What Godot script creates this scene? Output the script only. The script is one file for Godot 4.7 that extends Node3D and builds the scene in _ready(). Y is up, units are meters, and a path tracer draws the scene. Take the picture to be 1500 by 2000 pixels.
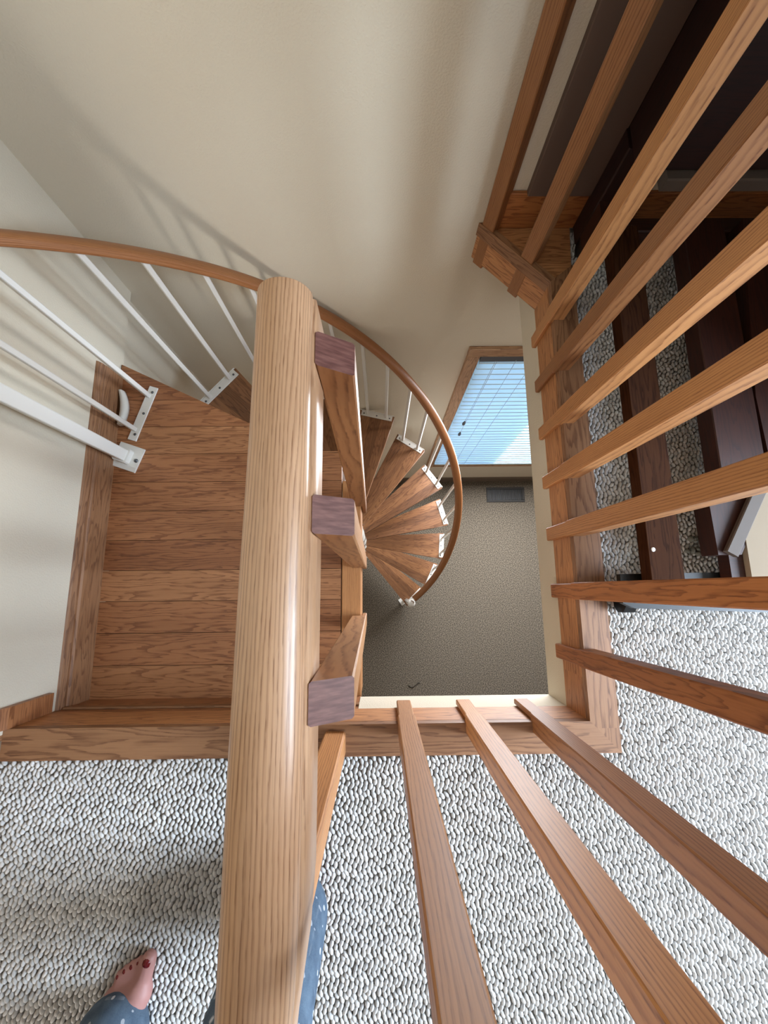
extends Node3D
# ---------------------------------------------------------------- state
var rng := RandomNumberGenerator.new()
var M := {}
var names := {}
const Y_LAND := -0.235
const Y_LOW := -2.817
const Z_BACK := -0.971
const X_LEFT := -0.825
const Y_CEIL_LOW := -0.215
const CX := -0.153
const CZ := -0.335
const R_ST := 0.608
const RISE := 0.2347

# ---------------------------------------------------------------- naming
func numbered(called: String) -> String:
	var n: int = names.get(called, 0)
	names[called] = n + 1
	return called if n == 0 else "%s_%03d" % [called, n]

func child_name(parent: Node, called: String) -> String:
	if parent == self:
		return numbered(called)
	var k := 0
	var s := called
	while parent.has_node(s):
		k += 1
		s = "%s_%03d" % [called, k]
	return s

func thing(called: String, label: String, category: String, at := Vector3.ZERO, group := "") -> Node3D:
	var o := Node3D.new()
	o.name = numbered(called)
	add_child(o)
	o.position = at
	o.set_meta("label", label)
	o.set_meta("category", category)
	if group != "":
		o.set_meta("group", group)
	return o

func tag(o: Node, label: String, category: String, group := "") -> void:
	o.set_meta("label", label)
	o.set_meta("category", category)
	if group != "":
		o.set_meta("group", group)

func struct_node(called: String, label := "") -> Node3D:
	var o := Node3D.new()
	o.name = called
	add_child(o)
	o.set_meta("kind", "structure")
	if label != "":
		o.set_meta("label", label)
	return o

# commits a SurfaceTool as one named mesh under parent; geometry is given in world space and shifted to the parent's origin
func put(parent: Node3D, called: String, st: SurfaceTool, mat: Material, st2: SurfaceTool = null, mat2: Material = null) -> MeshInstance3D:
	st.generate_normals()
	var mesh := st.commit()
	mesh.surface_set_material(0, mat)
	if st2 != null:
		st2.generate_normals()
		st2.commit(mesh)
		mesh.surface_set_material(mesh.get_surface_count() - 1, mat2)
	var o := MeshInstance3D.new()
	o.mesh = mesh
	o.name = child_name(parent, called)
	parent.add_child(o)
	if parent != self:
		o.position = -world_of(parent)
	return o

func world_of(n: Node) -> Vector3:
	var p := Vector3.ZERO
	var k := n
	while k != null and k != self:
		p += (k as Node3D).position
		k = k.get_parent()
	return p

func struct_mesh(called: String, st: SurfaceTool, mat: Material) -> MeshInstance3D:
	var o := put(self, called, st, mat)
	o.set_meta("kind", "structure")
	return o

# ---------------------------------------------------------------- geometry
func S() -> SurfaceTool:
	var st := SurfaceTool.new()
	st.begin(Mesh.PRIMITIVE_TRIANGLES)
	return st

func vert(st: SurfaceTool, p: Vector3, uv: Vector2) -> void:
	st.set_uv(uv)
	st.add_vertex(p)

# corners counter-clockwise seen from outside
func quad(st: SurfaceTool, a: Vector3, b: Vector3, c: Vector3, d: Vector3, ua: Vector2, ub: Vector2, uc: Vector2, ud: Vector2) -> void:
	vert(st, a, ua); vert(st, c, uc); vert(st, b, ub)
	vert(st, a, ua); vert(st, d, ud); vert(st, c, uc)

func poly_cap(st: SurfaceTool, ring: PackedVector3Array, flip: bool, uv: Callable) -> void:
	st.set_smooth_group(-1)
	for i in range(1, ring.size() - 1):
		var a := ring[0]
		var b := ring[i]
		var c := ring[i + 1]
		if flip:
			vert(st, a, uv.call(a)); vert(st, b, uv.call(b)); vert(st, c, uv.call(c))
		else:
			vert(st, a, uv.call(a)); vert(st, c, uv.call(c)); vert(st, b, uv.call(b))

# rings: each the same count, counter-clockwise seen from the last ring's side
func loft(st: SurfaceTool, rings: Array, uvo := Vector2.ZERO, smooth := false, st_cap: SurfaceTool = null, caps := true) -> void:
	var n: int = rings[0].size()
	var per := PackedFloat32Array()
	per.resize(n + 1)
	per[0] = 0.0
	for i in n:
		per[i + 1] = per[i] + (rings[0][(i + 1) % n] - rings[0][i]).length()
	var u := 0.0
	for k in range(rings.size() - 1):
		var r0: PackedVector3Array = rings[k]
		var r1: PackedVector3Array = rings[k + 1]
		var c0 := Vector3.ZERO
		var c1 := Vector3.ZERO
		for i in n:
			c0 += r0[i] / n
			c1 += r1[i] / n
		var u1 := u + (c1 - c0).length()
		st.set_smooth_group(1 if smooth else -1)
		for i in n:
			var j := (i + 1) % n
			quad(st, r0[i], r0[j], r1[j], r1[i],
				uvo + Vector2(u, per[i] * 4.0), uvo + Vector2(u, per[i + 1] * 4.0), uvo + Vector2(u1, per[i + 1] * 4.0), uvo + Vector2(u1, per[i] * 4.0))
		u = u1
	if caps:
		var sc := st if st_cap == null else st_cap
		var first: PackedVector3Array = rings[0]
		var last: PackedVector3Array = rings[-1]
		var L := Vector3.ZERO
		for i in n:
			L += (last[i] - first[i]) / n
		L = L.normalized()
		var ea := (first[1] - first[0]).normalized()
		var eb := L.cross(ea)
		var f := func(p: Vector3) -> Vector2: return uvo + Vector2(p.dot(ea), p.dot(eb) * 4.0)
		poly_cap(sc, first, true, f)
		poly_cap(sc, last, false, f)

func ring(o: Vector3, A: Vector3, B: Vector3, poly: PackedVector2Array) -> PackedVector3Array:
	var r := PackedVector3Array()
	for p in poly:
		r.append(o + A * p.x + B * p.y)
	return r

func sq(w: float, h: float, c: float) -> PackedVector2Array:
	var a := w / 2
	var b := h / 2
	return PackedVector2Array([Vector2(-a + c, -b), Vector2(a - c, -b), Vector2(a, -b + c), Vector2(a, b - c), Vector2(a - c, b), Vector2(-a + c, b), Vector2(-a, b - c), Vector2(-a, -b + c)])

# beam between two points; A is the width direction
func beam(st: SurfaceTool, p0: Vector3, p1: Vector3, A: Vector3, w: float, h: float, c := 0.002, uvo := Vector2.ZERO, st_cap: SurfaceTool = null) -> void:
	var L := (p1 - p0).normalized()
	A = (A - L * A.dot(L)).normalized()
	var B := L.cross(A)
	var poly := sq(w, h, c)
	loft(st, [ring(p0, A, B, poly), ring(p1, A, B, poly)], uvo, false, st_cap)

# axis-aligned box, grain along axis 0/1/2
func box(st: SurfaceTool, lo: Vector3, hi: Vector3, axis := 0, c := 0.0015, uvo := Vector2.ZERO) -> void:
	var m := (lo + hi) / 2
	var d := hi - lo
	var L := Vector3.ZERO
	L[axis] = 1.0
	var A := Vector3.ZERO
	A[(axis + 1) % 3] = 1.0
	var p0 := m - L * d[axis] / 2
	var p1 := m + L * d[axis] / 2
	c = minf(c, minf(d[(axis + 1) % 3], d[(axis + 2) % 3]) * 0.3)
	beam(st, p0, p1, A, d[(axis + 1) % 3], d[(axis + 2) % 3], c, uvo)

# flat polygon in plan (x,z) extruded from y0 to y1; order of the corners does not matter
func slab(st: SurfaceTool, plan: Array, y0: float, y1: float, dir := Vector2(1, 0), uvo := Vector2.ZERO) -> void:
	var pts: Array = plan.duplicate()
	var area := 0.0
	for i in pts.size():
		var a: Vector2 = pts[i]
		var b: Vector2 = pts[(i + 1) % pts.size()]
		area += a.x * b.y - b.x * a.y
	if area > 0:
		pts.reverse()      # counter-clockwise seen from above (z points down the page)
	var lo := PackedVector3Array()
	var hi := PackedVector3Array()
	for p in pts:
		lo.append(Vector3(p.x, y0, p.y))
		hi.append(Vector3(p.x, y1, p.y))
	var n := pts.size()
	st.set_smooth_group(-1)
	var side := Vector2(-dir.y, dir.x)
	var f := func(p: Vector3) -> Vector2:
		var q := Vector2(p.x, p.z)
		return uvo + Vector2(q.dot(dir), q.dot(side) * 4.0)
	for i in n:
		var j := (i + 1) % n
		var a := lo[i]
		var b := lo[j]
		var e := Vector2(b.x - a.x, b.z - a.z)
		var w := e.length()
		var ua: Vector2 = f.call(a)
		if absf(e.normalized().dot(dir)) > 0.5:
			var s := signf(e.dot(dir))
			quad(st, lo[i], lo[j], hi[j], hi[i], ua, ua + Vector2(w * s, 0), ua + Vector2(w * s, (y1 - y0) * 4), ua + Vector2(0, (y1 - y0) * 4))
		else:
			quad(st, lo[i], lo[j], hi[j], hi[i], ua, ua + Vector2(0, w * 4), ua + Vector2(y1 - y0, w * 4), ua + Vector2(y1 - y0, 0))
	var flat := PackedVector2Array()
	for p in pts:
		flat.append(p)
	var tri := Geometry2D.triangulate_polygon(flat)
	for k in range(0, tri.size(), 3):
		var a := tri[k]
		var b := tri[k + 1]
		var c := tri[k + 2]
		if (flat[b] - flat[a]).cross(flat[c] - flat[a]) > 0.0:
			var t := b
			b = c
			c = t
		vert(st, hi[a], f.call(hi[a])); vert(st, hi[c], f.call(hi[c])); vert(st, hi[b], f.call(hi[b]))
		vert(st, lo[a], f.call(lo[a])); vert(st, lo[b], f.call(lo[b])); vert(st, lo[c], f.call(lo[c]))

# surface of revolution about a vertical axis
func lathe(st: SurfaceTool, o: Vector3, prof: Array, n := 20) -> void:
	var rings := []
	for p in prof:
		var r := PackedVector3Array()
		for i in n:
			var a := -TAU * i / n
			r.append(o + Vector3(cos(a) * p.x, p.y, sin(a) * p.x))
		rings.append(r)
	loft(st, rings, Vector2.ZERO, true)

func ball(st: SurfaceTool, o: Vector3, r: Vector3, n := 14, m := 9) -> void:
	var rings := []
	for k in range(m + 1):
		var t := PI * (clampf(float(k) / m, 0.02, 0.98) - 0.5)
		var q := PackedVector3Array()
		for i in n:
			var a := -TAU * i / n
			q.append(o + Vector3(cos(a) * cos(t) * r.x, sin(t) * r.y, sin(a) * cos(t) * r.z))
		rings.append(q)
	loft(st, rings, Vector2.ZERO, true)

func on_stair(deg: float, r: float, y: float) -> Vector3:
	var a := deg_to_rad(deg)
	return Vector3(CX + r * cos(a), y, CZ - r * sin(a))

func U() -> Vector2:
	return Vector2(rng.randf() * 0.03, rng.randf() * 0.9)

# ---------------------------------------------------------------- textures and materials
func grain_image(w: int, h: int, rings: float, warp: float, sd: int, light: Color, dark: Color) -> Image:
	var img := Image.create(w, h, false, Image.FORMAT_RGB8)
	var a := FastNoiseLite.new()
	a.seed = sd
	a.noise_type = FastNoiseLite.TYPE_SIMPLEX
	a.frequency = 1.0
	var b := FastNoiseLite.new()
	b.seed = sd + 7
	b.noise_type = FastNoiseLite.TYPE_SIMPLEX
	b.frequency = 1.0
	for y in h:
		var v := float(y) / h
		for x in w:
			var u := float(x) / w
			var q := v * rings + warp * (a.get_noise_2d(u * 1.1, v * 2.4) + 0.16 * a.get_noise_2d(u * 3.0 + 9.0, v * 7.0))
			var f := q - floorf(q)
			var line := smoothstep(0.45, 0.95, f) * (1.0 - smoothstep(0.95, 1.0, f))
			var pore := b.get_noise_2d(u * 11.0, v * 230.0)
			var p := smoothstep(0.18, 0.55, pore) * (0.25 + 0.75 * line)
			var tone := 0.5 + 0.5 * b.get_noise_2d(u * 2.0 + 40.0, v * 5.0 + 3.0)
			var ray := 0.5 + 0.5 * a.get_noise_2d(u * 3.0 + 70.0, v * 70.0)
			var t := clampf(0.42 * line + 0.5 * p + 0.20 * tone + 0.16 * ray - 0.08, 0.0, 1.0)
			img.set_pixel(x, y, light.lerp(dark, t))
	img.generate_mipmaps()
	return img

func oak(tint: Color, tex: Texture2D, rough := 0.36) -> StandardMaterial3D:
	var m := StandardMaterial3D.new()
	m.albedo_texture = tex
	m.albedo_color = tint
	m.roughness = rough
	m.metallic_specular = 0.5
	return m

func plain(c: Color, rough := 0.6, metal := 0.0) -> StandardMaterial3D:
	var m := StandardMaterial3D.new()
	m.albedo_color = c
	m.roughness = rough
	m.metallic = metal
	return m

func noise_tex(freq: float, sd: int, c0: Color, c1: Color, size := 512, octaves := 4, normal := false, bump := 4.0) -> NoiseTexture2D:
	var n := FastNoiseLite.new()
	n.seed = sd
	n.noise_type = FastNoiseLite.TYPE_SIMPLEX
	n.frequency = freq
	n.fractal_octaves = octaves
	var t := NoiseTexture2D.new()
	t.width = size
	t.height = size
	t.seamless = true
	t.noise = n
	if normal:
		t.as_normal_map = true
		t.bump_strength = bump
	else:
		var g := Gradient.new()
		g.set_color(0, c0)
		g.set_color(1, c1)
		t.color_ramp = g
	return t

func denim_image() -> Image:
	# washed denim with spattered white paint, 0.25 m a side
	var img := Image.create(512, 512, false, Image.FORMAT_RGB8)
	var a := FastNoiseLite.new()
	a.seed = 31
	a.frequency = 0.012
	var b := FastNoiseLite.new()
	b.seed = 32
	b.frequency = 0.35
	for y in 512:
		for x in 512:
			var t := clampf(0.5 + 0.45 * a.get_noise_2d(x * 1.6, y) + 0.35 * b.get_noise_2d(x, y * 0.5), 0.0, 1.0)
			img.set_pixel(x, y, Color(0.20, 0.26, 0.33).lerp(Color(0.40, 0.47, 0.53), t))
	for k in 46:
		var c := Vector2(rng.randi_range(12, 499), rng.randi_range(12, 499))
		var r := rng.randf_range(2.5, 8.0)
		var el := rng.randf_range(1.0, 2.2)
		for y in range(int(c.y - r * el) - 1, int(c.y + r * el) + 2):
			for x in range(int(c.x - r) - 1, int(c.x + r) + 2):
				if x >= 0 and y >= 0 and x < 512 and y < 512 and Vector2((x - c.x) / r, (y - c.y) / (r * el)).length() < 1.0:
					img.set_pixel(x, y, Color(0.82, 0.83, 0.84))
	img.generate_mipmaps()
	return img

func make_materials() -> void:
	var flat := ImageTexture.create_from_image(grain_image(1024, 512, 15.0, 3.2, 11, Color(0.84, 0.655, 0.49), Color(0.49, 0.325, 0.215)))
	var rift := ImageTexture.create_from_image(grain_image(1024, 512, 62.0, 1.6, 23, Color(0.80, 0.655, 0.52), Color(0.52, 0.37, 0.265)))
	M.rail = oak(Color(1.0, 0.98, 0.96), rift, 0.3)
	M.planks = [oak(Color(0.77, 0.67, 0.59), flat, 0.45), oak(Color(0.71, 0.60, 0.52), flat, 0.45), oak(Color(0.82, 0.74, 0.67), flat, 0.45)]
	M.treads = [oak(Color(0.66, 0.59, 0.52), flat, 0.45), oak(Color(0.59, 0.52, 0.45), flat, 0.45), oak(Color(0.71, 0.64, 0.56), flat, 0.45)]
	M.balusters = [oak(Color(0.99, 0.87, 0.71), rift, 0.45), oak(Color(0.82, 0.68, 0.53), flat, 0.45), oak(Color(0.90, 0.81, 0.70), rift, 0.45), oak(Color(0.80, 0.68, 0.55), rift, 0.45)]
	M.trim = oak(Color(0.71, 0.67, 0.64), flat, 0.5)
	M.fascia = oak(Color(0.92, 0.84, 0.74), flat, 0.5)
	M.handrail = oak(Color(0.82, 0.68, 0.54), rift, 0.38)
	M.casing = oak(Color(0.86, 0.88, 0.90), flat, 0.5)
	M.low_base = plain(Color(0.40, 0.35, 0.30), 0.8)
	M.end_grain = StandardMaterial3D.new()
	M.end_grain.albedo_texture = noise_tex(0.02, 5, Color(0.36, 0.215, 0.195), Color(0.53, 0.37, 0.33))
	M.end_grain.uv1_scale = Vector3(16, 0.7, 1)
	M.end_grain.roughness = 0.5
	M.dark_wood = oak(Color(0.27, 0.155, 0.10), flat, 0.55)
	M.dark_rail = oak(Color(0.30, 0.235, 0.185), flat, 0.85)
	M.dark_rail.metallic_specular = 0.25
	M.maroon = oak(Color(0.21, 0.09, 0.07), flat, 0.6)
	M.shade_piece = plain(Color(0.385, 0.305, 0.262), 0.8)  # tone of the shaded wall strip, put into a board colour
	M.wall = plain(Color(0.83, 0.795, 0.72), 0.9)
	M.wall.normal_enabled = true
	M.wall.normal_texture = noise_tex(0.09, 8, Color.BLACK, Color.WHITE, 512, 3, true, 3.0)
	M.wall.normal_scale = 0.25
	M.wall.uv1_triplanar = true
	M.wall.uv1_world_triplanar = true
	M.wall.uv1_scale = Vector3(3, 3, 3)
	M.ceiling = plain(Color(0.80, 0.77, 0.73), 0.9)
	M.panel = plain(Color(0.47, 0.37, 0.28), 0.8)
	M.carpet_base = plain(Color(0.60, 0.58, 0.55), 1.0)
	M.low_carpet = StandardMaterial3D.new()
	M.low_carpet.albedo_texture = noise_tex(0.085, 3, Color(0.17, 0.152, 0.128), Color(0.56, 0.512, 0.443), 512, 4)
	M.low_carpet.uv1_triplanar = true
	M.low_carpet.uv1_world_triplanar = true
	M.low_carpet.uv1_scale = Vector3(1.9, 1.9, 1.9)
	M.low_carpet.roughness = 1.0
	M.white = plain(Color(0.86, 0.85, 0.82), 0.4)
	M.screw = plain(Color(0.38, 0.39, 0.40), 0.35, 0.8)
	M.black = plain(Color(0.035, 0.033, 0.032), 0.45)
	M.vent = plain(Color(0.125, 0.11, 0.09), 0.65, 0.0)
	M.slat = plain(Color(0.86, 0.93, 0.94), 0.5)
	M.slat.backlight_enabled = true
	M.slat.backlight = Color(0.32, 0.34, 0.35)
	M.cord = plain(Color(0.70, 0.73, 0.75), 0.8)
	M.glass = plain(Color(0.9, 0.95, 1.0, 0.08), 0.02)
	M.glass.transparency = BaseMaterial3D.TRANSPARENCY_ALPHA
	M.outside = plain(Color(0.62, 0.58, 0.52), 0.9)
	M.beige = plain(Color(0.58, 0.52, 0.44), 0.9)
	M.grey_wood = plain(Color(0.36, 0.32, 0.29), 0.7)
	M.loop = plain(Color.WHITE, 0.95)
	M.loop.vertex_color_use_as_albedo = true
	M.lint = plain(Color(0.46, 0.46, 0.43), 1.0)
	M.denim = StandardMaterial3D.new()
	M.denim.albedo_texture = ImageTexture.create_from_image(denim_image())
	M.denim.uv1_triplanar = true
	M.denim.uv1_scale = Vector3(4, 4, 4)
	M.denim.roughness = 0.95
	M.skin = plain(Color(0.68, 0.49, 0.46), 0.55)
	M.nail = plain(Color(0.40, 0.05, 0.07), 0.25)
	M.paint = plain(Color(0.86, 0.86, 0.85), 0.7)

# ---------------------------------------------------------------- setting
func camera_and_light() -> void:
	var cam := Camera3D.new()
	cam.name = "camera"
	cam.fov = 101.65
	cam.near = 0.02
	cam.far = 200.0
	add_child(cam)
	cam.transform = Transform3D(Basis(Vector3(0.99993, 0.00604, 0.01057), Vector3(0.00935, 0.17399, -0.98470), Vector3(-0.00779, 0.98473, 0.17392)).orthonormalized(), Vector3(0, 1, 0))
	cam.current = true
	var env := Environment.new()
	env.background_mode = Environment.BG_SKY
	var sky := Sky.new()
	var sm := ProceduralSkyMaterial.new()
	sm.sky_top_color = Color(0.50, 0.67, 0.89)
	sm.sky_horizon_color = Color(0.80, 0.90, 0.96)
	sm.ground_bottom_color = Color(0.24, 0.27, 0.20)
	sm.ground_horizon_color = Color(0.62, 0.68, 0.68)
	sm.sky_energy_multiplier = 2.7
	sm.ground_energy_multiplier = 1.6
	sky.sky_material = sm
	env.sky = sky
	env.tonemap_mode = Environment.TONE_MAPPER_LINEAR
	env.tonemap_exposure = 0.93
	env.sdfgi_enabled = true
	env.ssao_enabled = true
	env.ssil_enabled = true
	var we := WorldEnvironment.new()
	we.environment = env
	we.name = "world_environment"
	add_child(we)
	var sun := DirectionalLight3D.new()
	sun.name = "sun"
	sun.light_energy = 4.0
	sun.light_color = Color(1.0, 0.93, 0.80)
	sun.light_angular_distance = 0.6
	sun.shadow_enabled = true
	add_child(sun)
	sun.look_at_from_position(Vector3.ZERO, -Vector3(-0.55, 0.62, -0.75), Vector3.UP)
	# daylight in the window openings of the upper room
	window_light("daylight_front", Vector3(-1.40, 0.85, 2.93), Vector3(0, 0, -1), Vector2(0.56, 0.8), 5.1, Color(1.0, 0.96, 0.90))
	window_light("daylight_right", Vector3(2.33, 1.25, 0.40), Vector3(-1, 0, 0), Vector2(1.0, 1.2), 20.0, Color(0.87, 0.935, 1.0))
	window_light("daylight_lower", Vector3(1.0, -1.475, -0.93), Vector3(0, 0, 1), Vector2(1.1, 1.6), 13.0, Color(0.97, 0.98, 1.0))

func window_light(called: String, at: Vector3, towards: Vector3, size: Vector2, energy: float, c: Color) -> void:
	var l := AreaLight3D.new()
	l.name = called
	l.area_size = size
	l.light_energy = energy
	l.light_color = c
	l.shadow_enabled = true
	l.set("area_range", 12.0)
	add_child(l)
	l.look_at_from_position(at, at + towards, Vector3.UP)

func wbox(st: SurfaceTool, x0: float, x1: float, y0: float, y1: float, z0: float, z1: float) -> void:
	box(st, Vector3(x0, y0, z0), Vector3(x1, y1, z1), 0, 0.0)

func room_window(n: int, lo: Vector3, hi: Vector3, label: String) -> void:
	# frame, mullions and panes in a plain opening of the upper room (thin axis is the wall's)
	var w := struct_node("window_%d" % n, label)
	var thin := 0 if (hi.x - lo.x) < (hi.z - lo.z) else 2
	var wide := 2 - thin
	var mid := (lo[thin] + hi[thin]) / 2
	for k in 2:
		for side in [0, 1]:
			var a := lo
			var b := hi
			a[thin] = mid - 0.025
			b[thin] = mid + 0.025
			var ax := 1 if k == 0 else wide
			if side == 0:
				b[ax] = a[ax] + 0.05
			else:
				a[ax] = b[ax] - 0.05
			var st := S()
			box(st, a, b, wide if k == 0 else 1)
			put(w, "window_frame", st, M.casing)
	var c := lo
	var d := hi
	c[thin] = mid - 0.004
	d[thin] = mid + 0.004
	var sg := S()
	box(sg, c, d, 1, 0.0)
	put(w, "pane", sg, M.glass)

func build_setting() -> void:
	# --- upper floor slabs round the well
	var st := S()
	wbox(st, -2.4, 2.4, Y_CEIL_LOW, 0.0, 0.31, 3.0)
	wbox(st, 0.467, 2.4, Y_CEIL_LOW, 0.0, Z_BACK, 0.31)
	slab(st, [Vector2(0.467, -0.785), Vector2(0.467, Z_BACK), Vector2(0.281, Z_BACK)], -0.098, 0.0)
	struct_mesh("floor", st, M.carpet_base).set_meta("label", "upper floor under looped grey carpet")
	# drywall lining of the well
	st = S()
	wbox(st, -0.06, 0.457, Y_CEIL_LOW, -0.1, 0.299, 0.312)
	struct_mesh("wall_well_front", st, M.wall)
	st = S()
	wbox(st, 0.457, 0.470, Y_CEIL_LOW, -0.1, Z_BACK, 0.312)
	struct_mesh("wall_well_right", st, M.wall)
	# --- lower floor and ceilings
	st = S()
	wbox(st, -1.0, 2.4, Y_LOW - 0.15, Y_LOW, -1.2, 3.0)
	struct_mesh("floor_lower", st, M.low_carpet).set_meta("label", "lower floor with brown-grey cut-pile carpet")
	st = S()
	wbox(st, -2.5, 2.5, 2.3, 2.42, -1.1, 3.12)
	struct_mesh("ceiling", st, M.ceiling)
	# --- back wall through both storeys with the lower window's opening
	st = S()
	wbox(st, -1.0, 0.43, Y_LOW, 2.3, -1.10, Z_BACK)
	wbox(st, 1.60, 2.5, Y_LOW, 2.3, -1.10, Z_BACK)
	wbox(st, 0.43, 1.60, Y_LOW, -2.31, -1.10, Z_BACK)
	wbox(st, 0.43, 1.60, -0.63, 2.3, -1.10, Z_BACK)
	struct_mesh("wall_back", st, M.wall)
	st = S()
	wbox(st, -0.965, X_LEFT, -0.247, 2.3, Z_BACK, 0.31)
	struct_mesh("wall_left", st, M.wall)
	st = S()
	wbox(st, -1.0, -0.853, Y_LOW, -0.247, Z_BACK, 3.0)
	wbox(st, -0.965, -0.853, -0.247, Y_CEIL_LOW, 0.31, 3.0)
	struct_mesh("wall_left_lower", st, M.wall)
	st = S()
	wbox(st, -2.4, -0.965, 0.0, 2.3, 0.19, 0.31)
	struct_mesh("wall_alcove", st, M.panel)
	st = S()
	wbox(st, -2.52, -2.4, Y_CEIL_LOW, 2.3, 0.19, 3.12)
	struct_mesh("wall_far_left", st, M.panel)
	# front wall with a window opening
	st = S()
	wbox(st, -2.52, -1.70, Y_LOW, 2.3, 3.0, 3.12)
	wbox(st, -1.10, 2.52, Y_LOW, 2.3, 3.0, 3.12)
	wbox(st, -1.70, -1.10, Y_LOW, 0.4, 3.0, 3.12)
	wbox(st, -1.70, -1.10, 1.3, 2.3, 3.0, 3.12)
	struct_mesh("wall_front", st, M.panel)
	# right wall with a window opening
	st = S()
	wbox(st, 2.4, 2.52, Y_LOW, 2.3, -1.1, -0.15)
	wbox(st, 2.4, 2.52, Y_LOW, 2.3, 0.95, 3.0)
	wbox(st, 2.4, 2.52, Y_LOW, 0.6, -0.15, 0.95)
	wbox(st, 2.4, 2.52, 1.9, 2.3, -0.15, 0.95)
	struct_mesh("wall_right", st, M.panel)
	room_window(2, Vector3(-1.70, 0.4, 3.0), Vector3(-1.10, 1.3, 3.12), "upstairs window in the wall behind the viewer")
	room_window(3, Vector3(2.4, 0.6, -0.15), Vector3(2.52, 1.9, 0.95), "upstairs window in the right wall")
	build_trims()

func build_trims() -> void:
	# oak cap and fascia round the well, mitred at the front corner
	var t1 := struct_node("trim_1", "oak cap and fascia along the front edge of the stairwell")
	var st := S()
	slab(st, [Vector2(X_LEFT, 0.298), Vector2(0.456, 0.298), Vector2(0.519, 0.363), Vector2(X_LEFT, 0.363)], 0.0, 0.02, Vector2(0.7, 0), Vector2(0.62, 0.1))
	put(t1, "cap", st, M.trim)
	st = S()
	box(st, Vector3(X_LEFT, -0.1, 0.298), Vector3(0.456, -0.001, 0.312), 0, 0.001, Vector2(0, 0.3))
	put(t1, "fascia", st, M.fascia)
	var t2 := struct_node("trim_2", "oak cap and fascia along the right edge of the stairwell")
	st = S()
	slab(st, [Vector2(0.456, 0.298), Vector2(0.519, 0.363), Vector2(0.519, -0.84), Vector2(0.456, -0.79)], 0.0, 0.02, Vector2(0, 0.8), Vector2(0.75, 0.45))
	put(t2, "cap", st, M.trim)
	st = S()
	box(st, Vector3(0.456, -0.1, -0.79), Vector3(0.470, -0.001, 0.298), 2, 0.001, Vector2(0, 0.6))
	put(t2, "fascia", st, M.fascia)
	var t3 := struct_node("trim_3", "oak cap, fascia and filler board across the angled corner of the well")
	st = S()
	slab(st, [Vector2(0.456, -0.79), Vector2(0.470, -0.80), Vector2(0.297, Z_BACK), Vector2(0.275, Z_BACK)], -0.02, 0.02, Vector2(0.7, 0.7))
	put(t3, "cap", st, M.trim)
	st = S()
	slab(st, [Vector2(0.458, -0.792), Vector2(0.466, -0.792), Vector2(0.287, Z_BACK), Vector2(0.279, Z_BACK)], -0.1, -0.02, Vector2(0.7, 0.7))
	put(t3, "fascia", st, M.fascia)
	st = S()
	slab(st, [Vector2(0.474, -0.80), Vector2(0.519, -0.84), Vector2(0.525, Z_BACK), Vector2(0.303, Z_BACK)], 0.001, 0.012, Vector2(1, 0), Vector2(0, 0.2))
	put(t3, "filler_board", st, M.fascia)
	# riser of the top step
	var t4 := struct_node("trim_4", "oak riser between the landing and the carpet")
	st = S()
	box(st, Vector3(-0.825, Y_LAND - 0.05, 0.302), Vector3(-0.06, -0.1, 0.312), 0, 0.0005, Vector2(0, 0.5))
	put(t4, "riser", st, M.planks[0])
	st = S()
	box(st, Vector3(-0.813, -0.155, 0.297), Vector3(-0.06, -0.135, 0.303), 0, 0.002, Vector2(0, 0.15))
	put(t4, "moulding", st, M.trim)
	# baseboards
	var bl := struct_node("baseboard_left", "oak baseboard along the left wall of the landing")
	var prof := PackedVector2Array([Vector2(0, 0), Vector2(0.012, 0), Vector2(0.012, 0.078), Vector2(0.009, 0.084), Vector2(0.0095, 0.092), Vector2(0.005, 0.106), Vector2(0.0, 0.11)])
	st = S()
	var o0 := Vector3(X_LEFT, Y_LAND, 0.302)
	var o1 := Vector3(X_LEFT, Y_LAND, -0.655)
	loft(st, [ring(o0, Vector3.RIGHT, Vector3.UP, prof), ring(o1, Vector3.RIGHT, Vector3.UP, prof)], Vector2(0, 0.7))
	put(bl, "board", st, M.trim)
	var b2 := struct_node("baseboard_left_upper", "oak baseboard end block on the left wall above the top step")
	st = S()
	var pl := PackedVector2Array([Vector2(0, 0), Vector2(0.014, 0), Vector2(0.014, 0.125), Vector2(0.004, 0.16), Vector2(0, 0.16)])
	loft(st, [ring(Vector3(X_LEFT, -0.098, 0.2975), Vector3.RIGHT, Vector3.UP, pl), ring(Vector3(X_LEFT, -0.098, 0.252), Vector3.RIGHT, Vector3.UP, pl)], Vector2(0, 0.2))
	put(b2, "end_block", st, M.planks[0])
	st = S()
	box(st, Vector3(-2.4, 0.0, 0.31), Vector3(X_LEFT, 0.10, 0.322), 0, 0.001)
	put(b2, "board", st, M.trim)
	var bb := struct_node("baseboard_back", "oak baseboard along the back wall behind the bed")
	st = S()
	box(st, Vector3(0.30, 0.012, Z_BACK), Vector3(2.4, 0.115, Z_BACK + 0.012), 0, 0.002, Vector2(0, 0.4))
	put(bb, "board", st, M.balusters[1])
	var bw := struct_node("baseboard_lower", "baseboard along the back wall of the lower room")
	st = S()
	box(st, Vector3(-0.853, Y_LOW, Z_BACK), Vector3(2.4, Y_LOW + 0.11, Z_BACK + 0.014), 0, 0.002, Vector2(0, 0.1))
	put(bw, "board", st, M.low_base)

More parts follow.
